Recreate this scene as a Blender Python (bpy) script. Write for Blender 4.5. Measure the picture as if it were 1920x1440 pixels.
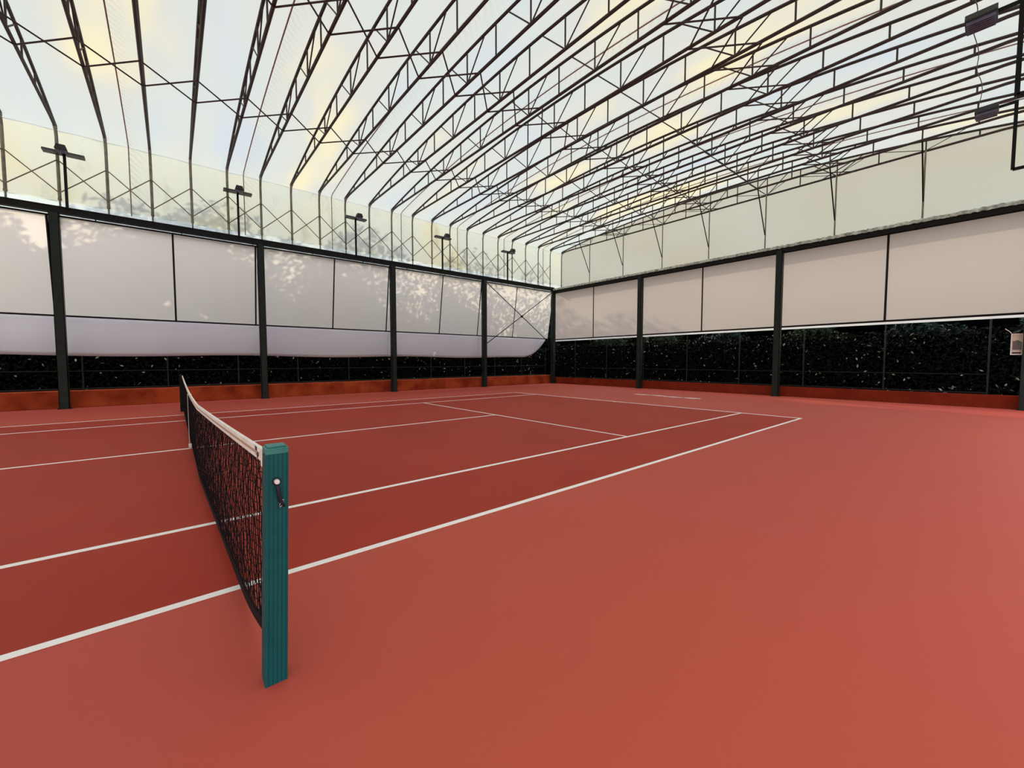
import bpy, bmesh, math, random
from mathutils import Vector, Matrix
import numpy as np

sc = bpy.context.scene
for o in list(bpy.data.objects):
    bpy.data.objects.remove(o)
col = sc.collection
R = random.Random(7)

# ------------------------------------------------------------------ camera
F_PX, PX, PY = 755.605, -15.312, -4.228
YAW, PITCH, ROLL = math.radians(-50.5594), math.radians(-2.9614), math.radians(-0.0839)
fw = Vector((math.sin(YAW)*math.cos(PITCH), math.cos(YAW)*math.cos(PITCH), math.sin(PITCH)))
rt = Vector((math.cos(YAW), -math.sin(YAW), 0)); up = rt.cross(fw)
c_, s_ = math.cos(ROLL), math.sin(ROLL)
rt2 = rt*c_ + up*s_; up2 = up*c_ - rt*s_
cam = bpy.data.cameras.new('camera'); cam_o = bpy.data.objects.new('camera', cam); col.objects.link(cam_o)
cam_o.matrix_world = Matrix.Translation((3.009, -0.329, 1.457)) @ Matrix((rt2, up2, -fw)).transposed().to_4x4()
cam.sensor_width = 36; cam.lens = F_PX/1920*36
cam.shift_x = -PX/1920; cam.shift_y = PY/1920
cam.clip_start = 0.05; cam.clip_end = 300
sc.camera = cam_o

# ------------------------------------------------------------------ world, sun, exposure
w = bpy.data.worlds.new('overcast_sky'); sc.world = w; w.use_nodes = True
nt = w.node_tree; bg = nt.nodes['Background']
tc = nt.nodes.new('ShaderNodeTexCoord'); sep = nt.nodes.new('ShaderNodeSeparateXYZ')
rp = nt.nodes.new('ShaderNodeValToRGB')
nt.links.new(tc.outputs['Generated'], sep.inputs[0]); nt.links.new(sep.outputs['Z'], rp.inputs[0])
rp.color_ramp.elements[0].position = 0.0; rp.color_ramp.elements[0].color = (.84, .82, .79, 1)
rp.color_ramp.elements[1].position = 0.5; rp.color_ramp.elements[1].color = (.93, .97, 1.0, 1)
nt.links.new(rp.outputs[0], bg.inputs[0]); bg.inputs[1].default_value = 1.5
sun = bpy.data.lights.new('sun', 'SUN'); sun_o = bpy.data.objects.new('sun', sun); col.objects.link(sun_o)
sun.energy = 1.6; sun.angle = math.radians(.55); sun.color = (1.0, .9, .68)
sun_o.rotation_euler = Vector((.80, -.38, -.40)).to_track_quat('-Z', 'Y').to_euler()
sc.view_settings.view_transform = 'Standard'; sc.view_settings.look = 'None'
sc.view_settings.gamma = 1; sc.view_settings.use_curve_mapping = False
sc.view_settings.exposure = 0.17
sc.cycles.use_denoising = True
sc.cycles.max_bounces = 8; sc.cycles.diffuse_bounces = 4; sc.cycles.transmission_bounces = 4
sc.cycles.transparent_max_bounces = 12

# ------------------------------------------------------------------ materials
def srgb(h):
    h = h.lstrip('#'); v = [int(h[i:i+2], 16)/255 for i in (0, 2, 4)]
    return tuple(x/12.92 if x <= .04045 else ((x+.055)/1.055)**2.4 for x in v) + (1,)
class NT:
    def __init__(s, name):
        s.m = bpy.data.materials.new(name); s.m.use_nodes = True; s.t = s.m.node_tree
        s.t.nodes.clear(); s.out = s.n('ShaderNodeOutputMaterial')
    def n(s, t, **k):
        x = s.t.nodes.new(t)
        for a, b in k.items(): setattr(x, a, b)
        return x
    def l(s, a, b): s.t.links.new(a, b)
    def noise(s, scale, detail=3, rough=.5, vec=None, mapscale=None):
        x = s.n('ShaderNodeTexNoise'); x.inputs['Scale'].default_value = scale
        x.inputs['Detail'].default_value = detail; x.inputs['Roughness'].default_value = rough
        g = s.n('ShaderNodeNewGeometry'); mp = s.n('ShaderNodeMapping')
        if mapscale: mp.inputs['Scale'].default_value = mapscale
        s.l(g.outputs['Position'], mp.inputs[0]); s.l(mp.outputs[0], x.inputs['Vector'])
        return x.outputs[0]
    def ramp(s, fac, stops):
        r = s.n('ShaderNodeValToRGB'); e = r.color_ramp.elements
        while len(e) < len(stops): e.new(0.5)
        for i, (p, c) in enumerate(stops): e[i].position = p; e[i].color = c
        s.l(fac, r.inputs[0]); return r.outputs[0]
    def mix(s, fac, a, b, mode='MIX'):
        x = s.n('ShaderNodeMix', data_type='RGBA', blend_type=mode)
        if isinstance(fac, (int, float)): x.inputs[0].default_value = fac
        else: s.l(fac, x.inputs[0])
        for i, v in ((6, a), (7, b)):
            if isinstance(v, tuple): x.inputs[i].default_value = v
            else: s.l(v, x.inputs[i])
        return x.outputs[2]
def principled(name, color, rough=.5, metal=0, spec=.5, var=0, scale=20, bump=0, bscale=80, color2=None):
    t = NT(name); b = t.n('ShaderNodeBsdfPrincipled'); t.l(b.outputs[0], t.out.inputs[0])
    b.inputs['Roughness'].default_value = rough; b.inputs['Metallic'].default_value = metal
    b.inputs['Specular IOR Level'].default_value = spec
    if color2 is None: color2 = tuple(c*(1-var) for c in color[:3])+(1,)
    n = t.noise(scale, 4)
    t.l(t.ramp(n, [(.35, color), (.68, color2)]), b.inputs['Base Color'])
    if bump:
        bp = t.n('ShaderNodeBump'); bp.inputs['Strength'].default_value = bump; bp.inputs['Distance'].default_value = .004
        t.l(t.noise(bscale, 2), bp.inputs['Height']); t.l(bp.outputs[0], b.inputs['Normal'])
    return t.m
def membrane(name, base, trans, tints, diff=.35, seam=False, stain=False, bump=.0):
    """thin coated fabric: daylight soaks through it"""
    t = NT(name); d = t.n('ShaderNodeBsdfDiffuse'); tr = t.n('ShaderNodeBsdfTranslucent'); mx = t.n('ShaderNodeMixShader')
    c = tuple(base)
    prev = None
    n1 = t.noise(.33, 2, .5, mapscale=(.55, 1.25, 1))
    stops = [(p, q) for p, q in tints]
    prev = t.ramp(n1, stops)
    if seam:
        g = t.n('ShaderNodeNewGeometry'); sp = t.n('ShaderNodeSeparateXYZ'); t.l(g.outputs['Position'], sp.inputs[0])
        # faint wrinkles drawn across the cloth beside each weld seam (every third bay)
        mth = t.n('ShaderNodeMath', operation='ADD'); t.l(sp.outputs['Y'], mth.inputs[0]); mth.inputs[1].default_value = 1.19+31.815
        mod = t.n('ShaderNodeMath', operation='MODULO'); t.l(mth.outputs[0], mod.inputs[0]); mod.inputs[1].default_value = 3.1815
        band = t.ramp(mod.outputs[0], [(0.0, (1, 1, 1, 1)), (.42, (.15, .15, .15, 1)), (.6, (0, 0, 0, 1))])
        wv = t.n('ShaderNodeTexWave'); wv.wave_type = 'BANDS'; wv.bands_direction = 'DIAGONAL'
        wv.inputs['Scale'].default_value = 3.2; wv.inputs['Distortion'].default_value = 4.5; wv.inputs['Detail'].default_value = 2
        t.l(g.outputs['Position'], wv.inputs['Vector'])
        f = t.n('ShaderNodeMath', operation='MULTIPLY'); t.l(band, f.inputs[0]); t.l(wv.outputs['Fac'], f.inputs[1])
        f2 = t.n('ShaderNodeMath', operation='MULTIPLY'); t.l(f.outputs[0], f2.inputs[0]); f2.inputs[1].default_value = .24
        prev = t.mix(f2.outputs[0], prev, srgb('#9c9a86'))
    if stain:
        n2 = t.noise(1.1, 5, .65, mapscale=(1, 1, .45))
        prev = t.mix(t.ramp(n2, [(.56, (0, 0, 0, 1)), (.75, (.45, .45, .45, 1))]), prev, srgb('#a3a58a'))
    t.l(prev, d.inputs[0]); t.l(prev, tr.inputs[0])
    mx.inputs[0].default_value = 1-diff
    t.l(d.outputs[0], mx.inputs[1]); t.l(tr.outputs[0], mx.inputs[2]); t.l(mx.outputs[0], t.out.inputs[0])
    if bump:
        bp = t.n('ShaderNodeBump'); bp.inputs['Strength'].default_value = bump; bp.inputs['Distance'].default_value = .03
        t.l(t.noise(1.7, 3, mapscale=(1, .4, 1)), bp.inputs['Height'])
        t.l(bp.outputs[0], d.inputs['Normal']); t.l(bp.outputs[0], tr.inputs['Normal'])
    return t.m

M = {}
M['roof'] = membrane('roof_membrane', (1,1,1), 1, [(.30, srgb('#bfc6cc')), (.42, srgb('#c3c9c6')), (.56, srgb('#c7c8c1')), (.70, srgb('#ddd5b2'))], diff=.28, seam=True)  # yellow end of the ramp paints patches of sunlight into the roof colour
M['wall_upper'] = membrane('wall_membrane', (1,1,1), 1, [(.30, srgb('#eae7cc')), (.42, srgb('#e6eade')), (.7, srgb('#e0e8e6'))], diff=.22, seam=True, stain=True)
M['gable'] = membrane('gable_membrane', (1,1,1), 1, [(.30, srgb('#c8c9c0')), (.7, srgb('#c5c1b1'))], diff=.22)
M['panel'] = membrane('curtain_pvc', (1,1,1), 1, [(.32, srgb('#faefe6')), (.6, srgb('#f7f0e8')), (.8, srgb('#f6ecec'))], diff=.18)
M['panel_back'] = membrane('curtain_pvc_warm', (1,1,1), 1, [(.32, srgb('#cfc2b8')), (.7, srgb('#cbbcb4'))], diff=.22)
M['skirt'] = membrane('skirt_pvc', (1,1,1), 1, [(.32, srgb('#f8f8fc')), (.7, srgb('#f4f3fa'))], diff=.3, bump=.2)
M['clear'] = membrane('clear_strip', (1,1,1), 1, [(.32, srgb('#eaf6fc')), (.7, srgb('#f6feff'))], diff=.1)
M['hem'] = membrane('pale_hem', (1,1,1), 1, [(.3, srgb('#f6f4f2')), (.7, srgb('#eeecea'))], diff=.2)
M['floor_out'] = principled('orange_acrylic', srgb('#c05541'), rough=.6, spec=.16, scale=.16, color2=srgb('#be514a'), bump=.15, bscale=220)
M['floor_in'] = principled('dark_red_acrylic', srgb('#ad3c2c'), rough=.6, spec=.12, scale=.5, color2=srgb('#a33729'), bump=.15, bscale=220)
M['line'] = principled('line_paint', srgb('#fdfbfa'), rough=.6, scale=9, color2=srgb('#faf6f4'))
M['worn_paint'] = principled('worn_white_paint', srgb('#efe4df'), rough=.7, scale=6, color2=srgb('#d8b9ad'))
M['kerb'] = principled('painted_kerb', srgb('#ad4c28'), rough=.8, spec=.1, scale=1.6, color2=srgb('#7e2c16'), bump=.5, bscale=30)
M['kerb_b'] = principled('painted_kerb_dark', srgb('#85301c'), rough=.8, spec=.1, scale=2.0, color2=srgb('#742414'), bump=.4, bscale=30)
M['black_green'] = principled('dark_green_steel', srgb('#1b2624'), rough=.55, spec=.3, scale=6, color2=srgb('#141c1a'))
M['black'] = principled('black_steel', srgb('#0b0c0c'), rough=.6, spec=.25, scale=8, color2=srgb('#101010'))
M['truss'] = principled('truss_steel', srgb('#3a3132'), rough=.6, spec=.3, scale=3, color2=srgb('#483f3d'))
M['truss_pale'] = principled('galvanised_steel', srgb('#8f8c80'), rough=.55, metal=.1, scale=5, color2=srgb('#6e6a5f'))
M['cord'] = principled('rust_pipe', srgb('#a58a84'), rough=.7, scale=5, color2=srgb('#8d7773'))
M['post'] = principled('teal_powder_coat', srgb('#005c60'), rough=.5, spec=.3, scale=14, color2=srgb('#005458'))
M['post_cap'] = principled('teal_cap', srgb('#3a8a82'), rough=.5, scale=10, color2=srgb('#2f7d77'))
M['net'] = principled('black_net_cord', srgb('#150f12'), rough=.8, spec=.2, scale=10, var=.2)
M['tape'] = principled('net_headband_vinyl', srgb('#fdfbf8'), rough=.6, scale=12, color2=srgb('#f0e8e0'))
M['knob'] = principled('white_knob', srgb('#f4f4f2'), rough=.4, scale=10, var=.03)
M['strap'] = principled('navy_strap', srgb('#0c0f24'), rough=.6, scale=10, var=.2)
M['chrome'] = principled('bright_steel', srgb('#c8ccce'), rough=.25, metal=.9, scale=10, var=.1)
M['lamp'] = principled('lamp_housing', srgb('#241d22'), rough=.5, scale=10, var=.2)
M['grille'] = principled('lamp_reflector', srgb('#68667e'), rough=.4, scale=10, color2=srgb('#585670'))
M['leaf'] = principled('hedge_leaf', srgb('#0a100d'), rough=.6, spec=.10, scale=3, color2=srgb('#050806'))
M['leaf_speck'] = principled('hedge_pale_speck', srgb('#8f9a8c'), rough=.5, scale=9, color2=srgb('#c9cfc2'))  # pale leaf colour stands in for sunlit gaps, leaf glints and flowers
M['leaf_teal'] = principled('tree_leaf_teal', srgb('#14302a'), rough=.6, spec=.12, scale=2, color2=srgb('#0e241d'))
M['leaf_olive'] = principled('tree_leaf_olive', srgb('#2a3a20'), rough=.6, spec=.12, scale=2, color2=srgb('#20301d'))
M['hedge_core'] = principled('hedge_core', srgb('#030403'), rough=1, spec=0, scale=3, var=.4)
M['soil'] = principled('bounce_ground', srgb('#a8a296'), rough=1, spec=.1, scale=3, color2=srgb('#8f8a7f'))  # ground made pale to bounce daylight up onto panels and skirts
M['trunk'] = principled('tree_bark', srgb('#5c625c'), rough=.9, spec=.1, scale=8, color2=srgb('#3a3f3b'))
M['concrete'] = principled('pale_concrete', srgb('#7c837f'), rough=.9, spec=.1, scale=8, color2=srgb('#5c6461'))
M['cable'] = principled('grey_cable', srgb('#6b6560'), rough=.7, scale=8, var=.2)
M['sign_white'] = principled('sign_cream', srgb('#d8cfbf'), rough=.6, scale=14, color2=srgb('#c3b8a8'))
M['sign_grey'] = principled('sign_grey_green', srgb('#6e7d76'), rough=.6, scale=18, color2=srgb('#56655e'))
M['sign_mauve'] = principled('sign_mauve', srgb('#7d6a6b'), rough=.6, scale=18, color2=srgb('#6a5658'))

# ------------------------------------------------------------------ mesh helpers
class MB:
    def __init__(s): s.v = []; s.f = []; s.mi = []; s.cur = 0
    def add(s, vs, fs):
        o = len(s.v); s.v += [tuple(p) for p in vs]; s.f += [tuple(i+o for i in f) for f in fs]; s.mi += [s.cur]*len(fs)
        return s
    def box(s, a, b):
        (x0, y0, z0), (x1, y1, z1) = a, b
        return s.add([(x0,y0,z0),(x1,y0,z0),(x1,y1,z0),(x0,y1,z0),(x0,y0,z1),(x1,y0,z1),(x1,y1,z1),(x0,y1,z1)],
                     [(0,3,2,1),(4,5,6,7),(0,1,5,4),(1,2,6,5),(2,3,7,6),(3,0,4,7)])
    def tube(s, pts, r, n=6, cap=True):
        pts = [Vector(p) for p in pts]; rings = []; N = len(pts)
        rr = r if isinstance(r, (list, tuple)) else [r]*N
        for i, p in enumerate(pts):
            d = (pts[min(i+1, N-1)]-pts[max(i-1, 0)]).normalized()
            a = Vector((0, 0, 1)) if abs(d.z) < .9 else Vector((0, 1, 0))
            u = d.cross(a).normalized(); v = d.cross(u)
            rings.append([p+(u*math.cos(2*math.pi*k/n)+v*math.sin(2*math.pi*k/n))*rr[i] for k in range(n)])
        vs = [q for g in rings for q in g]; fs = []
        for i in range(N-1):
            for k in range(n):
                fs.append((i*n+k, i*n+(k+1) % n, (i+1)*n+(k+1) % n, (i+1)*n+k))
        if cap: fs += [tuple(range(n-1, -1, -1)), tuple((N-1)*n+k for k in range(n))]
        return s.add(vs, fs)
    def prism(s, prof, axis_pts):
        """extrude a 2D profile (list of (a,b)) given two frames (origin, A, B)"""
        n = len(prof); vs = []
        for o, A, B in axis_pts:
            o, A, B = Vector(o), Vector(A), Vector(B)
            vs += [o+A*a+B*b for a, b in prof]
        m = len(axis_pts); fs = [tuple(range(n-1, -1, -1)), tuple((m-1)*n+k for k in range(n))]
        for i in range(m-1):
            for k in range(n): fs.append((i*n+k, i*n+(k+1) % n, (i+1)*n+(k+1) % n, (i+1)*n+k))
        return s.add(vs, fs)
    def mesh(s, name, mats):
        me = bpy.data.meshes.new(name); me.from_pydata(s.v, [], s.f)
        mats = mats if isinstance(mats, (list, tuple)) else [mats]
        for m in mats: me.materials.append(m)
        if len(mats) > 1: me.polygons.foreach_set('material_index', s.mi)
        me.validate(); me.update()
        bm = bmesh.new(); bm.from_mesh(me); bmesh.ops.recalc_face_normals(bm, faces=bm.faces); bm.to_mesh(me); bm.free()
        return me
    def build(s, name, mats, parent=None, smooth=False, bevel=0):
        me = s.mesh(name, mats)
        if smooth:
            me.polygons.foreach_set('use_smooth', [True]*len(me.polygons))
        o = bpy.data.objects.new(name, me); col.objects.link(o)
        if parent is not None: o.parent = parent
        if bevel:
            b = o.modifiers.new('bevel', 'BEVEL'); b.width = bevel; b.segments = 2; b.limit_method = 'ANGLE'
        return o
def tag(o, label=None, cat=None, group=None, kind=None):
    if label: o['label'] = label
    if cat: o['category'] = cat
    if group: o['group'] = group
    if kind: o['kind'] = kind
    return o
def thing(name, label, cat, loc=(0,0,0), group=None):
    o = bpy.data.objects.new(name, None); col.objects.link(o); o.location = loc; o.empty_display_size = .2
    return tag(o, label, cat, group)
def copy_tree(o, loc, label=None):
    c = o.copy(); col.objects.link(c); c.location = loc
    if label: c['label'] = label
    for ch in [x for x in bpy.data.objects if x.parent == o]:
        d = ch.copy(); col.objects.link(d); d.parent = c
        for g in [x for x in bpy.data.objects if x.parent == ch]:
            e = g.copy(); col.objects.link(e); e.parent = d
    return c
def sheet(fn, nu, nv, thick=0):
    """grid surface fn(u,v)->xyz with u,v in 0..1"""
    m = MB(); vs = [fn(i/nu, j/nv) for j in range(nv+1) for i in range(nu+1)]
    fs = [(j*(nu+1)+i, j*(nu+1)+i+1, (j+1)*(nu+1)+i+1, (j+1)*(nu+1)+i) for j in range(nv) for i in range(nu)]
    return m.add(vs, fs)

# ------------------------------------------------------------------ layout numbers
XL, XR, YB = -15.15, 3.62, 18.73
XC = (XL+XR)/2; HALF = (XR-XL)/2
YF = -20.0                       # the hall runs on behind the camera
Y0, DY = -2.78, 1.0605           # roof trusses
YG = Y0+DY*21                    # gable truss
ZBOT, ZKINK, ZBEAM = 8.48, 8.44, 6.13
def zarch(x): return 9.25-.75*((x-XC)/HALF)**2
PAN = (XR-XL)/16
def xj(j): return XL+PAN*j

# ------------------------------------------------------------------ floor
fl = MB()
fl.cur = 0
fl.box((XL-.25, YF, -.15), (XR+1.2, YB+.25, 0))
fo = fl.build('floor', M['floor_out']); tag(fo, kind='structure')
gr = MB().box((-60, -60, -.35), (60, 70, -.152)).build('ground', M['soil']); tag(gr, kind='structure')

court = thing('tennis_court', 'dark red tennis court marked out with white lines', 'tennis court', (-5.485, 0, 0))
def cpart(name, x0, y0, x1, y1, z, mat, dz=.0025):
    return MB().box((x0+5.485, y0, z), (x1+5.485, y1, z+dz)).build(name, mat, court)
cpart('playing_surface', -10.97, -11.885, 0, 11.885, 0.0, M['floor_in'], .002)
LW = .06
for x, nm in ((0, 'doubles_sideline'), (-10.97+LW, 'doubles_sideline'), (-1.37, 'singles_sideline'), (-9.6+LW, 'singles_sideline')):
    cpart(nm, x-LW, -11.885, x, 11.885, .002, M['line'])
for s in (1, -1):
    a, b = sorted((s*11.885, s*11.80)); cpart('baseline', -10.97, a, 0, b, .0025, M['line'])
    a, b = sorted((s*6.4, s*6.35)); cpart('service_line', -9.6, a, -1.37, b, .0025, M['line'])
cpart('centre_service_line', -5.485-LW/2, -6.4, -5.485+LW/2, 6.4, .002, M['line'])
for s in (1, -1):
    a, b = sorted((s*11.80, s*11.70)); cpart('centre_mark', -5.485-LW/2, a, -5.485+LW/2, b, .0025, M['line'])

# faded lettering-like smear behind the baseline
sm = MB()
for (x0, x1, y, d) in ((-6.95, -6.25, 15.25, .5), (-6.2, -5.55, 15.3, .45), (-5.5, -4.75, 15.15, .42), (-4.7, -4.05, 15.2, .5)):
    n = 12; top = []; bot = []
    for i in range(n+1):
        x = x0+(x1-x0)*i/n; e = math.sin(math.pi*min(max(i/n, .06), .94))**.4
        top.append((x, y+d*.5*e*R.uniform(.5, 1), .0015)); bot.append((x, y-d*.5*e*R.uniform(.4, 1), .0015))
    vs = [(a[0], a[1], z) for z in (0.0005, .0025) for a in top+bot]
    k = n+1
    fs = []
    for i in range(n):
        fs.append((2*k+i, 2*k+i+1, 3*k+i+1, 3*k+i)); fs.append((i, k+i, k+i+1, i+1))
        fs.append((i, i+1, 2*k+i+1, 2*k+i)); fs.append((k+i, 3*k+i, 3*k+i+1, k+i+1))
    fs += [(0, 2*k, 3*k, k), (n, k+n, 3*k+n, 2*k+n)]
    sm.add(vs, fs)
tag(sm.build('floor_marking', M['worn_paint']), 'smeared white strip on the red floor behind the far baseline', 'floor marking')

# ------------------------------------------------------------------ kerbs
def kerb(name, a, b, mat, slab):
    m = MB().box(a, b)
    o = m.build(name, mat, bevel=.012); tag(o, kind='structure')
kerb('baseboard_left', (XL-1.0, YF, 0), (XL-.25, YB+.4, .52), M['kerb'], 3)
kerb('baseboard_back', (XL-.25, YB+.2, 0), (XR+1.2, YB+.38, .40), M['kerb_b'], 3)

# ------------------------------------------------------------------ net
POSTX = .955
def net_y(x): return -.01-.10*min(1, max(0, (.9-x)/4.0))
def net_top(x):
    if x > -5.485: t = (x+5.485)/(POSTX+5.485)
    else: t = (-5.485-x)/(6.45)
    return .905+(1.05-.905)*(t**1.6)
def net_bot(x):
    t = max(0, (x-.05)/.85); u = max(0, (-11.0-x)/.9)
    return .018+.14*t**1.8+.15*min(u, 1)**2
def belly(x, f):  # the loose cloth bows a little towards the near side low down
    return -.03*math.sin(math.pi*f)*min(1, max(0, (.9-x)/1.5))
net = thing('tennis_net', 'black tennis net with a white headband across the red court', 'tennis net', (-5.485, -.08, 0))
X_A, X_B = .895, -11.86
xs = np.arange(X_A, X_B, -.048); NR = 20
mm = MB(); rr = random.Random(3)
P = {}
for i, x in enumerate(xs):
    zt, zb = net_top(x)-.03, net_bot(x)+.02
    for j in range(NR+1):
        f = j/NR; jx = rr.uniform(-.008, .008); jz = rr.uniform(-.007, .007)
        if j in (0, NR): jx = jz = 0
        P[i, j] = (x+jx+5.485, net_y(x)+belly(x, f)+.08+rr.uniform(-.004, .004), zb+(zt-zb)*f+jz)
for i in range(len(xs)):
    mm.tube([P[i, j] for j in range(NR+1)], .0029, 3, False)
for j in range(NR+1):
    # thicker cords in the top rows (doubled netting)
    mm.tube([P[i, j] for i in range(len(xs))], .0028 if j < NR-4 else .0034, 3, False)
mm.build('mesh_netting', M['net'], net)
def strip(fn_z, h0, h1, th, x0, x1, n, off=0):
    m = MB(); ring = []
    for i in range(n+1):
        x = x0+(x1-x0)*i/n; z = fn_z(x); y = net_y(x)+.08+off
        ring.append([(x+5.485, y-th, z+h0), (x+5.485, y+th, z+h0), (x+5.485, y+th, z+h1), (x+5.485, y-th, z+h1)])
    vs = [p for r_ in ring for p in r_]; fs = [(3,2,1,0), (n*4, n*4+1, n*4+2, n*4+3)]
    for i in range(n):
        for k in range(4): fs.append((i*4+k, i*4+(k+1) % 4, i*4+4+(k+1) % 4, i*4+4+k))
    return m.add(vs, fs)
strip(net_top, -.058, 0, .009, .885, X_B, 90).build('headband', M['tape'], net)
hs = strip(net_top, -.036, -.022, .0105, .80, X_B, 90).build('headband_stitching', principled('stitch_brown', srgb('#c0a08f'), rough=.8), net)
hs['label'] = 'brown stitched line along the white headband'
strip(net_bot, -.008, .045, .006, .88, X_B, 90).build('bottom_tape', M['net'], net)
m = MB()
for (x0, x1, z0, z1) in ((.845, .885, -.10, -.055), (.80, .835, -.085, -.05)):
    m.box((x0+5.485, .062, net_top(x0)+z0), (x1+5.485, .074, net_top(x0)+z1))
m.build('headband_tab', M['tape'], net)
m = MB()   # small dark print near the end of the headband
for (x0, x1, z0, z1) in ((.66, .74, -.024, -.004), (.70, .78, -.044, -.024), (.62, .66, -.014, -.006), (.74, .765, -.056, -.044)):
    m.box((x0+5.485, net_y(.8)+.08-.0118, net_top(.8)+z0), (x1+5.485, net_y(.8)+.08-.0100, net_top(.8)+z1))
m.build('headband_logo', M['strap'], net)
xc = -5.485; yy = net_y(xc)+.08
m = MB().box((-.025, yy-.040, .03), (.025, yy-.036, net_top(xc)-.0)).box((-.025, yy+.012, .03), (.025, yy+.016, net_top(xc)))
m.box((-.025, yy-.040, net_top(xc)), (.025, yy+.016, net_top(xc)+.006)).box((-.028, yy-.050, .02), (.028, yy-.01, .08))
m.build('centre_strap', M['tape'], net)

def net_post(x, y, lean, label, crank):
    t = thing('net_post', label, 'net post', (x, y, 0))
    H = 1.045; a = .045
    # ribbed aluminium profile
    prof = []
    def side(p, q, nrm):
        n = 5; out = [p]
        for k in range(n):
            f0, f1 = (k+.62)/(n+.25), (k+.88)/(n+.25)
            for f, dpt in ((f0, 0), (f0, .0025), (f1, .0025), (f1, 0)):
                out.append((p[0]+(q[0]-p[0])*f-nrm[0]*dpt, p[1]+(q[1]-p[1])*f-nrm[1]*dpt))
        return out
    C = [(-a, -a), (a, -a), (a, a), (-a, a)]; Ns = [(0, -1), (1, 0), (0, 1), (-1, 0)]
    for k in range(4): prof += side(C[k], C[(k+1) % 4], Ns[k])
    m = MB().prism(prof, [((0,0,.0), (1,0,0), (0,1,0)), ((lean[0]*H, lean[1]*H, H), (1,0,0), (0,1,0))])
    m.build('post_body', M['post'] if crank else M['black'], t)
    lx, ly = lean
    cp = MB(); a2 = a+.0005
    for z0, z1, q in ((H, H+.028, a2), (H+.028, H+.036, a2*.82)):
        cp.prism([(-q,-q),(q,-q),(q,q),(-q,q)], [((lx*z0, ly*z0, z0), (1,0,0), (0,1,0)), ((lx*z1, ly*z1, z1), (1,0,0), (0,1,0))])
    cp.build('post_cap', M['post_cap'] if crank else M['black'], t, bevel=.003)
    if crank:
        z = .925; bx, by = lx*z+a, ly*z-.004
        m = MB().tube([(bx-.004, by, z), (bx+.006, by, z)], .018, 16)
        hub = m.build('winder_hub', M['strap'], t)
        m = MB().tube([(bx+.006, by, z), (bx+.022, by, z)], [.0115, .0105], 10)
        m.build('winder_knob', M['knob'], t, bevel=.001)
        pts = [(bx+.008, by, z-.012), (bx+.012, by+.004, z-.03), (bx+.012, by+.007, z-.06), (bx+.011, by+.012, z-.085), (bx+.012, by+.020, z-.105), (bx+.010, by+.028, z-.118)]
        st = MB().tube(pts, [.006, .009, .0085, .008, .007, .004], 8).build('winder_handle', M['strap'], t, smooth=True)
        lp = [(bx+.013, by+.016+.010*math.cos(q)*.6+.006*math.sin(q), z-.100+.016*math.sin(q)) for q in np.linspace(0, 2*math.pi, 14)]
        MB().tube(lp, .0018, 6).build('metal_loop', M['chrome'], t, smooth=True)
        MB().tube([(-.05, .0+ly, H-.01), (-.11, -.01+ly*.9, H-.03)], .004, 6).build('net_cable', M['chrome'], t)
    return t
net_post(.957, -.012, (-.0, .03), 'teal green net post standing nearest in the foreground', True)
net_post(-11.93, -.14, (0, 0), 'small dark far net post at the distant end of the net', False)

# ------------------------------------------------------------------ columns and edge beams
def column_mesh(h, a=.11):
    # H-section seen as flange pair with web
    m = MB(); f = .014
    m.box((-a, -a, 0), (a, -a+f, h)).box((-a, a-f, 0), (a, a, h)).box((-.008, -a+f, 0), (.008, a-f, h))
    m.box((a-f, -a, 0), (a, a, h))
    return m
def column(x, y, h, label, group, base=True):
    t = thing('steel_column', label, 'column', (x, y, 0), group)
    column_mesh(h).build('shaft', M['black_green'], t)
    m = MB().box((-.15, -.15, 0), (.15, .15, .012))
    for sx in (-1, 1):
        for sy in (-1, 1): m.tube([(sx*.128, sy*.128, .012), (sx*.128, sy*.128, .035)], .009, 6)
    m.build('base_plate', M['black_green'], t)
    return t
LY = [-8.29, -2.92, 2.45, 7.83, 13.2, 18.73]
for y, s in zip(LY[1:], ('nearest and thickest dark steel column at the left edge', 'second dark steel column of the left wall, behind the net headband',
                     'third dark steel column of the left wall, right of the net post', 'fourth column of the left wall, at the left foot of the cross brace',
                     'corner column where left and back walls meet')):
    column(XL, y, 5.93, s, 'columns of the left wall')
BX = [XL, XL+6.257, XL+12.514, XR]
for x, s in zip(BX[1:], ('column of the back wall nearest the far corner', 'middle dark column of the back wall, right of the court corner', 'dark column at the right end of the back wall, cut by the photo edge')):
    column(x, YB, 5.85, s, 'columns of the back wall')
# edge beams
bl = thing('edge_beam', 'black steel edge beam along the top of the left wall panels', 'beam', (XL, 0, 5.93))
m = MB().box((-.10, YF, 0), (.10, YB-.0, .03)).box((-.10, YF, .17), (.10, YB, .20)).box((-.012, YF, .03), (.012, YB, .17)).box((.07, YF, .03), (.085, YB, .17))
m.build('main_beam', M['black'], bl)
MB().tube([(0.0, YF, -.075), (0.0, YB, -.075)], .028, 8).build('curtain_track', M['black'], bl)
m = MB()
for y in np.arange(YF+1, YB, DY*2): m.box((-.012, y-.012, -.05), (.012, y+.012, .0))
m.build('track_hanger', M['black'], bl)
bb = thing('edge_beam', 'black steel edge beam across the top of the back wall panels', 'beam', (XC, YB, 5.80))
m = MB().box((-HALF+.11, -.10, 0), (HALF+.6, .10, .025)).box((-HALF+.11, -.10, .115), (HALF+.6, .10, .14)).box((-HALF+.11, -.085, .025), (HALF+.6, -.07, .115))
m.build('main_beam', M['black'], bb)
MB().tube([(-HALF+.1, .05, -.03), (HALF+.6, .05, -.03)], .022, 8).build('curtain_track', M['black'], bb)
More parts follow.
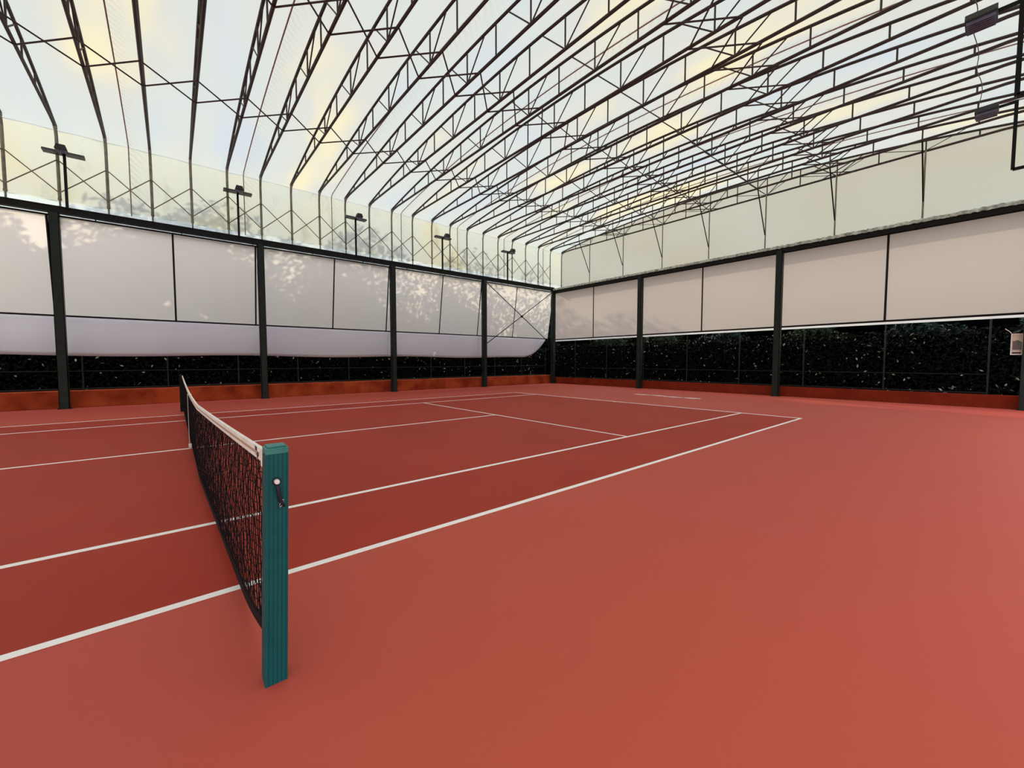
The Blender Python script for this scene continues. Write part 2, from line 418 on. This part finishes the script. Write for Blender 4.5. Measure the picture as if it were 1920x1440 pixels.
br = thing('edge_beam', 'black steel edge beam carrying the floodlights on the right side', 'beam', (XR+.35, 0, 5.93))
MB().box((-.10, YF, 0), (.10, YB-.2, .20)).build('main_beam', M['black'], br)

# ------------------------------------------------------------------ roof trusses
def steel(name, m, parent, mat='truss'): return m.build(name, M[mat], parent)
def make_truss(y, label, gable=False):
    t = thing('roof_truss', label, 'roof truss', (XC, y, 6.13), 'arched steel roof trusses')
    ox, oz = XC, 6.13
    def L(x, z, yy=0): return (x-ox, yy, z-oz)
    for x, s in ((XL, 1), (XR, -1)):
        m = MB().tube([L(x, 6.36), L(x, ZKINK-.28), L(x+s*.05, ZKINK-.08), L(x+s*.22, ZKINK+.0)], .040, 4)
        leg = steel('leg', m, t, 'truss_pale' if s == 1 else 'truss_pale')
        m = MB().tube([L(x, 6.13), L(x, 6.36)], .026, 6).box(L(x-.06, 6.13, -.05), L(x+.06, 6.145, .05))
        m.tube([L(x, 6.33), L(x, 6.39)], .05, 6)
        fb = m.build('foot_bracket', M['truss_pale'], leg)
        m = MB().box(L(x+s*.10-.05, ZKINK-.05, -.03), L(x+s*.10+.05, ZKINK+.05, .03)).build('knee_plate', M['truss'], leg)
    n = 32
    steel('top_chord', MB().tube([L(XL+(XR-XL)*i/n, zarch(XL+(XR-XL)*i/n)) for i in range(n+1)], .036, 6), t)
    steel('bottom_chord', MB().tube([L(XL, ZKINK), L(XL+PAN*.6, ZBOT), L(XR-PAN*.6, ZBOT), L(XR, ZKINK)], .038, 6), t)
    for j in range(1, 16):
        x = xj(j); steel('vertical_strut', MB().tube([L(x, ZBOT), L(x, zarch(x))], .021, 5), t)
    for j in range(4, 13, 2):
        x = xj(j)
        for s in (-1, 1):
            x2 = x+s*PAN*.64; steel('diagonal_strut', MB().tube([L(x, ZBOT), L(x2, zarch(x2))], .017, 5), t)
    return t
def ty(k): return Y0+DY*k
def truss_label(k):
    base = 'arched lattice steel roof truss '
    if k <= -1: return base+('whose leg meets the beam at the left photo edge' if k == -1 else 'just outside the left photo edge')
    names = {0: 'with its leg behind the nearest floodlight at the left', 1: 'first one right of the nearest left floodlight', 2: 'second one right of the nearest left floodlight',
             3: 'third one right of the nearest left floodlight', 4: 'just left of the second floodlight of the left wall', 5: 'standing over the second column of the left wall',
             6: 'first one right of the second column', 7: 'second one right of the second column', 8: 'just left of the third floodlight of the left wall',
             9: 'just right of the third floodlight of the left wall', 10: 'over the third column of the left wall', 11: 'first one right of the third column',
             12: 'just left of the fourth floodlight of the left wall', 13: 'just right of the fourth floodlight', 14: 'second one right of the fourth floodlight',
             15: 'over the fourth column of the left wall', 16: 'just left of the farthest floodlight of the left wall', 17: 'just right of the farthest floodlight of the left wall',
             18: 'third last before the pale gable wall', 19: 'second last before the pale gable wall', 20: 'last free one before the pale gable wall', 21: 'set flat against the pale gable wall'}
    return base+names[k]
tr0 = make_truss(ty(-2), truss_label(-2))
for k in range(-1, 22):
    copy_tree(tr0, (XC, ty(k), 6.13), truss_label(k))

# bracing rods between the trusses
def bracing(jc, label):
    t = thing('roof_bracing', label, 'bracing', (xj(jc), ty(-2), ZBOT-.03), 'zigzag bracing lines under the roof')
    a = MB().tube([(-.56, 0, 0), (.56, DY, 0)], .019, 5).mesh('brace_rod', M['truss'])
    b = MB().tube([(.56, 0, 0), (-.56, DY, 0)], .019, 5).mesh('brace_rod', M['truss'])
    for k in range(-2, 21):
        for me in (a, b):
            o = bpy.data.objects.new('brace_rod', me); col.objects.link(o); o.parent = t; o.location = (0, DY*(k+2), 0)
bracing(4, 'zigzag line of brace rods under the roof nearest the left wall')
bracing(8, 'zigzag line of brace rods under the middle of the roof')
bracing(12, 'zigzag line of brace rods at the upper right of the roof')
t = thing('wall_bracing', 'row of crossed thin rods just above the left edge beam', 'bracing', (XL+.03, ty(-2), 6.54))
a = MB().tube([(0, 0, 0), (0, DY, .98)], .017, 5).mesh('brace_rod', M['truss_pale'])
b = MB().tube([(0, 0, .98), (0, DY, 0)], .017, 5).mesh('brace_rod', M['truss_pale'])
for k in range(-2, 20):
    for me in (a, b):
        o = bpy.data.objects.new('brace_rod', me); col.objects.link(o); o.parent = t; o.location = (0, DY*(k+2), 0)

# gable posts with knee braces back to the last free truss
gp = None
GL = ['gable post nearest the far corner', 'second gable post from the far corner', 'third gable post from the far corner', 'gable post midway along the pale gable wall',
      'gable post above and left of the middle back column', 'gable post above and right of the middle back column', 'rightmost gable post, under the hanging floodlights']
for q, j in enumerate(range(2, 15, 2)):
    x = xj(j)
    if gp is None:
        gp = thing('gable_post', GL[0]+' with a slanting dark brace', 'post', (x, YG-.06, 6.05), 'posts of the gable wall')
        MB().tube([(0, 0, 0), (0, 0, ZBOT-6.05)], .026, 6).build('upright', M['truss_pale'], gp)
        MB().tube([(0, -.04, .75), (0, -DY+.06, ZBOT-6.05)], .022, 6).build('knee_brace', M['black'], gp)
        MB().tube([(0, 0, ZBOT-6.05), (PAN*.9, -DY+.06, ZBOT-6.05+.02)], .012, 5).build('corner_rod', M['truss'], gp)
        MB().tube([(0, 0, ZBOT-6.05), (-PAN*.9, -DY+.06, ZBOT-6.05+.02)], .012, 5).build('corner_rod', M['truss'], gp)
    else:
        copy_tree(gp, (x, YG-.06, 6.05), GL[q]+' with a slanting dark brace')

# seam pipes that follow the roof skin every third bay
def cord_pts():
    pts = [(XL-.10, 0, 6.25), (XL-.10, 0, 8.46)]
    for i in range(33):
        x = XL+(XR-XL)*i/32; pts.append((x, 0, zarch(x)+.035))
    pts += [(XR+.10, 0, 8.46), (XR+.10, 0, 6.25)]
    return [(p[0]-XC, p[1], p[2]-6.2) for p in pts]
cm = MB().tube(cord_pts(), .017, 5)
first = None
for q, y in enumerate([-1.19-3.1815, -1.19, -1.19+3.1815, -1.19+2*3.1815, -1.19+3*3.1815, -1.19+4*3.1815, -1.19+5*3.1815, -1.19+6*3.1815]):
    lab = ['thin reddish seam pipe of the roof skin outside the left photo edge', 'thin reddish seam pipe right of the nearest floodlight', 'thin seam pipe right beside the second left floodlight', 'thin seam pipe left of the third left column',
           'thin seam pipe between third and fourth left floodlights', 'thin seam pipe just before the fourth left column', 'thin seam pipe beside the farthest left floodlight', 'thin seam pipe nearest the gable wall'][q]
    if first is None:
        first = cm.build('seam_pipe', M['cord']); o = first
        tag(o, lab, 'pipe', 'seam pipes of the roof skin')
    else:
        o = first.copy(); col.objects.link(o); o['label'] = lab
    o.location = (XC, y, 6.2)

# ------------------------------------------------------------------ skins
def roof_fn(u, v):
    x = XL-.16+(XR-XL+.32)*u; y = YF+(YG+.12-YF)*v
    bay = (y-Y0)/DY; sag = .035*math.sin(math.pi*(bay % 1))
    e = max(0, (XL+.55-x)/.71)
    return (x, y, zarch(min(max(x, XL), XR))+.07+sag-.16*e*e)
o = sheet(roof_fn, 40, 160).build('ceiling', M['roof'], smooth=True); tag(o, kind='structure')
def wl(xo, sgn):
    def f(u, v):
        y = YF+(YG+.12-YF)*u
        z = 6.33+(zarch(XL)+.07-.10-6.33)*v
        bay = (y-Y0)/DY
        return (xo+sgn*(.03*math.sin(math.pi*(bay % 1))*math.sin(math.pi*v)), y, z)
    return f
o = sheet(wl(XL-.16, -1), 200, 8).build('wall_left', M['wall_upper'], smooth=True); tag(o, kind='structure')
o = sheet(wl(XR+.16, 1), 60, 4).build('wall_right', M['wall_upper'], smooth=True); tag(o, kind='structure')
# clear strip between skin and beam
def cs(u, v):
    y = YF+(YG+.12-YF)*u; return (XL-.17-.02*math.sin(y*7)*v, y, 5.86+.49*v)
o = sheet(cs, 300, 3).build('trim_1', M['clear'], smooth=True); tag(o, kind='structure')
def gb(u, v):
    x = XL-.16+(XR-XL+.32)*u; z1 = zarch(min(max(x, XL), XR))+.07
    return (x, YG+.10, 6.0+(z1-6.0)*v)
o = sheet(gb, 60, 6).build('wall_back', M['gable'], smooth=True); tag(o, kind='structure')
# wrinkled flap lying on the back beam
def fp(u, v):
    x = XL+.1+(XR-XL+.6)*u
    wr = .5*math.sin(x*19+3*math.sin(x*5))+.5*math.sin(x*41+2*math.sin(x*3.3))
    if v < .5: k = v/.5; return (x, YB-.115-.02*wr*(1-k), 5.935+.11*k+.012*wr)
    k = (v-.5)/.5; return (x, YB-.115+.98*k, 6.045+.02*wr*(1-k)-.03*math.sin(math.pi*k))
o = sheet(fp, 500, 6).build('trim_2', principled('pale_flap', srgb('#dfe6dc'), rough=.7, scale=9, color2=srgb('#7f8f86'), bump=.6, bscale=16), smooth=True); tag(o, kind='structure')

# ------------------------------------------------------------------ left wall tilting panels and skirts
ZP0, ZP1 = 2.89, 5.845; XB_ = XL-.47
def px(z): return XL+(XB_-XL)*(ZP1-z)/(ZP1-ZP0)-.0
PL = ['pale tilting panel at the left photo edge, left of the nearest column', 'wide pale tilting panel right of the nearest column', 'pale tilting panel between second and third columns',
      'pale tilting panel between third and fourth columns', 'pale tilting panel behind the crossed brace rods']
for i in range(5):
    ya, yb = LY[i]+.10, LY[i+1]-.16
    if i == 4: yb = LY[i+1]-.1
    ymid = ya+(yb-ya)*.52 if i < 4 else 15.66
    t = thing('tilting_panel', PL[i], 'wall panel', (XL, ya, ZP0), 'tilting panels of the left wall')
    def P3(y, z, off=0): return (px(z)-XL+off, y-ya, z-ZP0)
    ye = LY[i+1]
    def pf(u, v, ya=ya, yb=yb):
        y = ya-.1+(ye-ya+.1)*u; z = ZP0+(ZP1-ZP0)*v
        return P3(y, z, -.03-.02*math.sin(math.pi*v)*abs(math.sin(math.pi*2*u)))
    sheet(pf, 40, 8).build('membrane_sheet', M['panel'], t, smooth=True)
    for y, nm in ((ymid, 'mullion'), (yb, 'mullion')):
        if i == 4 and y == yb: continue
        MB().tube([P3(y, ZP0), P3(y, ZP1)], .028, 4).build(nm, M['black'], t)
    MB().tube([P3(LY[i], ZP0), P3(LY[i+1], ZP0)], .028, 4).build('bottom_rail', M['black'], t)
# hanging skirt
SL = ['lilac white skirt hanging at the left photo edge', 'lilac white skirt hanging right of the nearest column', 'lilac white skirt hanging between second and third columns',
      'lilac white skirt hanging between third and fourth columns', 'lilac white skirt with a rounded lower corner near the hall corner']
for i in range(5):
    ya, yb = LY[i], LY[i+1]-(.12 if i == 4 else 0)
    def sf(u, v):
        y = ya+(yb-ya)*u; zb = 1.66+.03*math.sin(y*.9)
        if y > 16.4: zb += 1.15*((y-16.4)/2.2)**2.2
        zb = min(zb, 2.85)
        z = zb+(2.90-zb)*v
        return (XB_-.05-.10*math.sin(math.pi*(1-v)*.75)+.02*math.sin(y*4.3)*(v if v < .9 else .2), y, z)
    o = sheet(sf, 60, 10).build('hanging_skirt', M['skirt'], smooth=True)
    so = o.modifiers.new('thick', 'SOLIDIFY'); so.thickness = .004
    tag(o, SL[i], 'curtain', 'skirts under the left wall panels')

# crossed rods in the last left bay
t = thing('cross_brace', 'pair of crossed dark rods in the last bay of the left wall', 'bracing', (XL, 15.96, 2.3))
for s in (1, -1):
    MB().tube([(.05+.03*s, -2.58*s, 5.77-2.3), (.05+.03*s, 2.58*s, 2.45-2.3)], .022, 6).build('brace_rod', M['black'], t)
MB().box((.03, -.06, 1.75), (.11, .06, 1.87)).build('centre_plate', M['black'], t)

# ------------------------------------------------------------------ back wall panels
mull = [-12.05, -5.76, .53]
BL = ['pale warm back wall panel nearest the far corner', 'pale warm back wall panel in the middle of the back wall', 'pale warm back wall panel at the right of the photo']
for i in range(3):
    xa, xb = BX[i]+.11, BX[i+1]-.11
    t = thing('back_panel', BL[i], 'wall panel', (xa, YB+.14, 2.82), 'panels of the back wall')
    def bf(u, v): return ((xb-xa+.22)*u-.11, .05+.02*math.sin(math.pi*v)*math.sin(math.pi*2*u)**2, .0+(5.80-2.82)*v)
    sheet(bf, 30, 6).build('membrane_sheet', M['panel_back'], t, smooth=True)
    xm = mull[i]-xa
    MB().tube([(xm, 0, 0), (xm, 0, 2.98)], .032, 4).build('mullion', M['black'], t)
    MB().tube([(-.11, 0, 0), (xb-xa+.11, 0, 0)], .034, 4).build('bottom_rail', M['black'], t)
    def hf(u, v): return ((xb-xa+.22)*u-.11, .05+.01*math.sin(u*60), -.11+.09*v)
    h = sheet(hf, 60, 2).build('hem_strip', M['hem'], t, smooth=True)
# right side (beyond the frame): plain panels so that daylight stays even
def rf(u, v): return (XR+.45, YF+(YB-YF)*u, 2.85+3.1*v)
o = sheet(rf, 20, 2).build('wall_right_lower', M['panel_back']); tag(o, kind='structure'); o.name = 'wall_right.001'
def ff(u, v): return (XL-.16+(XR-XL+.6)*u, YF, 2.8+6.5*v)
o = sheet(ff, 10, 2).build('wall_front', M['gable']); tag(o, kind='structure')

# ------------------------------------------------------------------ floodlights
def flood_light(x, y, s, label, group, z0=6.10, z1=7.70, al=.62):
    """s=+1: arm reaches towards +x. Pole bracket from the beam, T head, louvred lamp"""
    t = thing('flood_light', label, 'floodlight', (x, y, z0), group)
    h = z1-z0; r = .032
    MB().box((-r, -r, 0), (r, r, h+r)).build('pole', M['black'], t)
    d = -s*.48
    MB().box((min(0, d), -r, -r), (max(0, d), r, r)).build('wall_bracket', M['black'], t)
    m = MB().box((min(0, s*.40), -.022, h-.028), (max(0, s*.40), .022, h+.028))
    arm = m.build('arm', M['black'], t)
    m = MB().box((s*.34-.02, -.02, h-.09), (s*.34+.02, .02, h+.13)).build('clamp', M['black'], arm)
    # lamp body: shallow tapered housing facing down
    x0, x1 = s*.27, s*.66
    if al < .6: x0, x1 = s*.36, s*.56
    if x0 > x1: x0, x1 = x1, x0
    hw = .21 if al > .6 else .13
    m = MB()
    m.prism([(-hw*.72, .09), (hw*.72, .09), (hw, -.03), (hw, -.06), (-hw, -.06), (-hw, -.03)], [((x0, 0, h-.02), (0,1,0), (0,0,1)), ((x1, 0, h-.02), (0,1,0), (0,0,1))])
    body = m.build('lamp_housing', M['lamp'], t, bevel=.008)
    m = MB()
    for k in range(6):
        yy = -hw+.04+k*(2*hw-.08)/5
        m.box((x0+.02, yy-.012, h-.135), (x1-.02, yy+.012, h-.08))
    m.box((x0+.015, -hw+.02, h-.085), (x1-.015, hw-.02, h-.079))
    m.build('louvre', M['grille'], body)
    return t
def twin_flood(x, y, label, group):
    t = flood_light(x, y, 1, label, group, al=.5)
    # the left wall heads also carry a cross bar with a second lamp
    h = 1.60
    m = MB().box((-.03, -.20, h-.025), (.03, .20, h+.025)).build('cross_bar', M['black'], t)
    for s in (-1, 1):
        m = MB().prism([(-.09, .035), (.09, .035), (.14, -.04), (-.14, -.04)], [((0.06, s*.04, h-.01), (1,0,0), (0,0,1)), ((0.06, s*.44, h-.01), (1,0,0), (0,0,1))])
        m.build('spot_head', M['lamp'], t, bevel=.006)
    return t
for y, lab in zip((-2.62, 1.76, 6.1, 10.48, 14.8), ('nearest black floodlight on a pole above the left wall', 'second floodlight of the left wall, above the second column', 'third floodlight of the left wall',
                                                  'fourth floodlight of the left wall', 'farthest small floodlight of the left wall near the corner')):
    twin_flood(XL+.12, y, lab, 'floodlights above the left wall')
flood_light(3.08, 11.3, -1, 'nearer black floodlight hanging at the top right of the photo', 'floodlights of the right side')
flood_light(3.11, 15.66, -1, 'farther black floodlight at the right below the nearer one', 'floodlights of the right side')
pts = []
for i in range(30):
    f = i/29; y = 9.6+(15.6-9.6)*f
    pts.append((2.52+.02*math.sin(9*f)+.03*math.sin(23*f), y, 7.86+.28*math.sin(math.pi*f)+.05*math.sin(17*f)))
tag(MB().tube(pts, .008, 5).build('power_cable', M['cable'], smooth=True), 'thin grey cable running from one right floodlight to the other', 'cable')

# ------------------------------------------------------------------ fence posts between kerb and hedge
def fence(label, pts, zt, z0, axis):
    t = thing('wire_fence', label, 'fence', pts[0])
    o0 = Vector(pts[0])
    for p in pts:
        q = Vector(p)-o0
        MB().tube([(q.x, q.y, z0), (q.x, q.y, zt)], .022, 6).build('fence_post', M['black_green'], t)
    e = Vector(pts[-1])-o0
    for z in (z0+.04, z0+.62):
        MB().tube([(0, 0, z), (e.x, e.y, z)], .016 if z > z0+.1 else .026, 5).build('fence_rail', M['black'], t)
fence('thin dark fence on the kerb behind the left columns', [(XL-.85, y, 0) for y in np.arange(-6.9, 19.1, 2.15)], 2.3, .52, 1)
fence('thin dark fence on the kerb below the back panels', [(x, YB+.30, 0) for x in np.arange(XL+1.6, XR+1, 2.35)], 2.8, .40, 0)

# ------------------------------------------------------------------ hedges
def leaves(n, box, size, seed, mats, weights, normal, name, top=None, parent=None):
    rg = np.random.default_rng(seed); (x0, y0, z0), (x1, y1, z1) = box
    p = rg.uniform((x0, y0, z0), (x1, y1, z1), (n, 3))
    nr = rg.normal(0, .55, (n, 3))+np.array(normal); nr /= np.linalg.norm(nr, axis=1)[:, None]
    t = rg.normal(0, 1, (n, 3)); t -= (t*nr).sum(1)[:, None]*nr; t /= np.linalg.norm(t, axis=1)[:, None]
    b = np.cross(nr, t); s = rg.uniform(.6, 1.3, (n, 1))*size
    v = np.stack([p-t*s, p+b*s*.45+nr*s*.12, p+t*s, p-b*s*.45+nr*s*.12], 1).reshape(-1, 3)
    me = bpy.data.meshes.new(name)
    me.vertices.add(4*n); me.vertices.foreach_set('co', v.ravel())
    me.loops.add(4*n); me.loops.foreach_set('vertex_index', np.arange(4*n))
    me.polygons.add(n); me.polygons.foreach_set('loop_start', np.arange(0, 4*n, 4))
    try: me.polygons.foreach_set('loop_total', np.full(n, 4))
    except Exception: pass
    for m in mats: me.materials.append(m)
    idx = rg.choice(len(mats), n, p=weights).astype(np.int32)
    # more of the pale stand-ins for bright specks near the foot
    low = (p[:, 2] < z0+.5) & (rg.random(n) < .05); idx[low] = len(mats)-1
    
    me.polygons.foreach_set('material_index', idx)
    me.update(calc_edges=True); me.validate()
    o = bpy.data.objects.new(name, me); col.objects.link(o)
    if parent: o.parent = parent
    return o
def hedge(label, core, box, n, seed, normal, size=.06):
    t = thing('hedge', label, 'hedge', (core[0][0], core[0][1], 0)); t['kind'] = 'stuff'
    off = Vector((core[0][0], core[0][1], 0))
    o = MB().box(tuple(Vector(core[0])-off), tuple(Vector(core[1])-off)).build('branches', M['hedge_core'], t); o['kind'] = 'stuff'
    q = leaves(n, box, size, seed, [M['leaf'], M['leaf_speck']], [.980, .020], normal, 'foliage', parent=t); q.location = -off; q['kind'] = 'stuff'
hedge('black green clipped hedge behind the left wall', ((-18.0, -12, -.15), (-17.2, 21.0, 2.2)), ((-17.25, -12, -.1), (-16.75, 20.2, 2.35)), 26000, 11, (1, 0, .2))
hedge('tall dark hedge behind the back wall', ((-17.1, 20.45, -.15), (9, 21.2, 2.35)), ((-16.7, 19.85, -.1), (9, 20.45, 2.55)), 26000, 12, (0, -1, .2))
# trees beyond the back hedge
def tree(x, y, h, r, seed, mat, label, n=5200, ls=.13):
    t = thing('garden_tree', label, 'tree', (x, y, -.15), 'trees beyond the back hedge')
    MB().tube([(0, 0, 0), (.08, 0, h*.4), (-.05, .1, h*.8)], [.14, .11, .05], 8).build('trunk', M['trunk'], t, smooth=True)
    rg = np.random.default_rng(seed)
    d = rg.normal(0, 1, (n, 3)); d /= np.linalg.norm(d, axis=1)[:, None]
    rad = rg.uniform(.45, 1, (n, 1))**.6
    lump = 1+.22*np.sin(d[:, :1]*5+seed)+.18*np.sin(d[:, 2:]*7+d[:, 1:2]*4)
    p = d*rad*lump*np.array([r, r, h*.42])+np.array([0, 0, h*.58])
    nr = d+rg.normal(0, .5, (n, 3)); nr /= np.linalg.norm(nr, axis=1)[:, None]
    tt = np.cross(nr, rg.normal(0, 1, (n, 3))); tt /= np.linalg.norm(tt, axis=1)[:, None]; b = np.cross(nr, tt)
    s = rg.uniform(.6, 1.3, (n, 1))*ls
    v = np.stack([p-tt*s, p+b*s*.45, p+tt*s, p-b*s*.45], 1).reshape(-1, 3)
    me = bpy.data.meshes.new('crown'); me.from_pydata(v.tolist(), [], np.arange(4*n).reshape(-1, 4).tolist()); me.materials.append(mat)
    o = bpy.data.objects.new('crown', me); col.objects.link(o); o.parent = t
k = 0
for x, y, h, r, mt, lab in ((-14, 23.5, 3.5, 1.3, 'leaf_olive', 'bushy tree beyond the hedge near the far corner'), (-10.3, 23.6, 3.6, 1.35, 'leaf_olive', 'olive green tree beyond the hedge left of the back columns'),
                        (-6.4, 23.5, 3.6, 1.35, 'leaf_teal', 'dark teal tree beyond the hedge right of the first back column'), (-2.6, 23.8, 3.7, 1.35, 'leaf_olive', 'olive green tree beyond the hedge behind the middle back column'),
                        (1.0, 23.4, 3.6, 1.3, 'leaf_teal', 'dark teal tree beyond the hedge right of the middle back column'), (4.6, 23.6, 3.6, 1.3, 'leaf_teal', 'dark teal tree beyond the hedge at the right photo edge'),
                        (8.2, 24.2, 3.6, 1.3, 'leaf_teal', 'dark teal tree beyond the hedge past the right photo edge')):
    tree(x, y, h, r, 30+k, M[mt], lab); k += 1
for k2, (x, y, h, r, nn, lab) in enumerate(((-25.0, -1.9, 11.3, 3.4, 26000, 'tall leafy tree outside the left wall, left of the photo edge'), (-24.4, 3.6, 10.9, 3.6, 26000, 'tall leafy tree outside beyond the left wall, nearest the camera'),
                         (-25.2, 9.6, 10.9, 3.6, 26000, 'tall leafy tree outside beyond the third left column'),
                         (-24.3, 15.4, 10.5, 3.3, 15000, 'tall leafy tree outside beyond the fourth left column'), (-25.0, 20.8, 10.4, 3.0, 8000, 'thinner leafy tree outside beyond the crossed brace bay'),
                         (-24.6, 26.4, 10.6, 3.3, 16000, 'tall leafy tree outside past the far corner'))):
    tree(x, y, h, r, 60+k2, M['leaf_teal'], lab, nn, .17)
# garden wall far behind the trees closes the view
tag(MB().box((-30, 27.5, -.15), (30, 27.8, 3.9)).build('garden_wall', M['hedge_core']), 'dark garden wall far behind the hedge trees', 'wall')
tag(MB().box((-30, -14, -.15), (-29.7, 27, 4.2)).build('garden_wall', M['hedge_core']), 'dark garden wall beyond the left hedge', 'wall')

# ------------------------------------------------------------------ little framed board at the right edge
t = thing('notice_board', 'small framed notice hanging on the back fence at the right photo edge', 'notice board', (3.42, YB+.02, 1.62))
MB().box((-.115, 0, 0), (.10, .015, .60)).build('board', M['sign_white'], t)
m = MB().box((-.125, -.012, -.01), (-.105, .0, .61)).box((.09, -.012, -.01), (.11, .0, .61)).box((-.105, -.012, -.01), (.09, .0, .012)).box((-.105, -.012, .59), (.09, .0, .61))
m.build('frame', M['knob'], t)
m = MB().add([(-.09, -.004, .14), (.08, -.004, .14), (.08, -.004, .36), (.0, -.004, .42), (-.05, -.004, .40), (-.07, -.004, .25)], [(0, 1, 2, 3, 4, 5)])
m.build('picture', M['sign_grey'], t)
m = MB().add([(-.088, -.006, .16), (.0, -.006, .15), (-.01, -.006, .30), (-.03, -.006, .39), (-.088, -.006, .39)], [(0, 1, 2, 3, 4)])
m.build('picture_patch', M['sign_mauve'], t)
MB().box((-.09, -.006, .03), (.07, -.002, .07)).build('caption_band', M['strap'], t)
MB().tube([(-.12, 0, .62), (-.16, 0, .68), (-.24, .02, .76)], .010, 6).build('hanger', M['knob'], t)
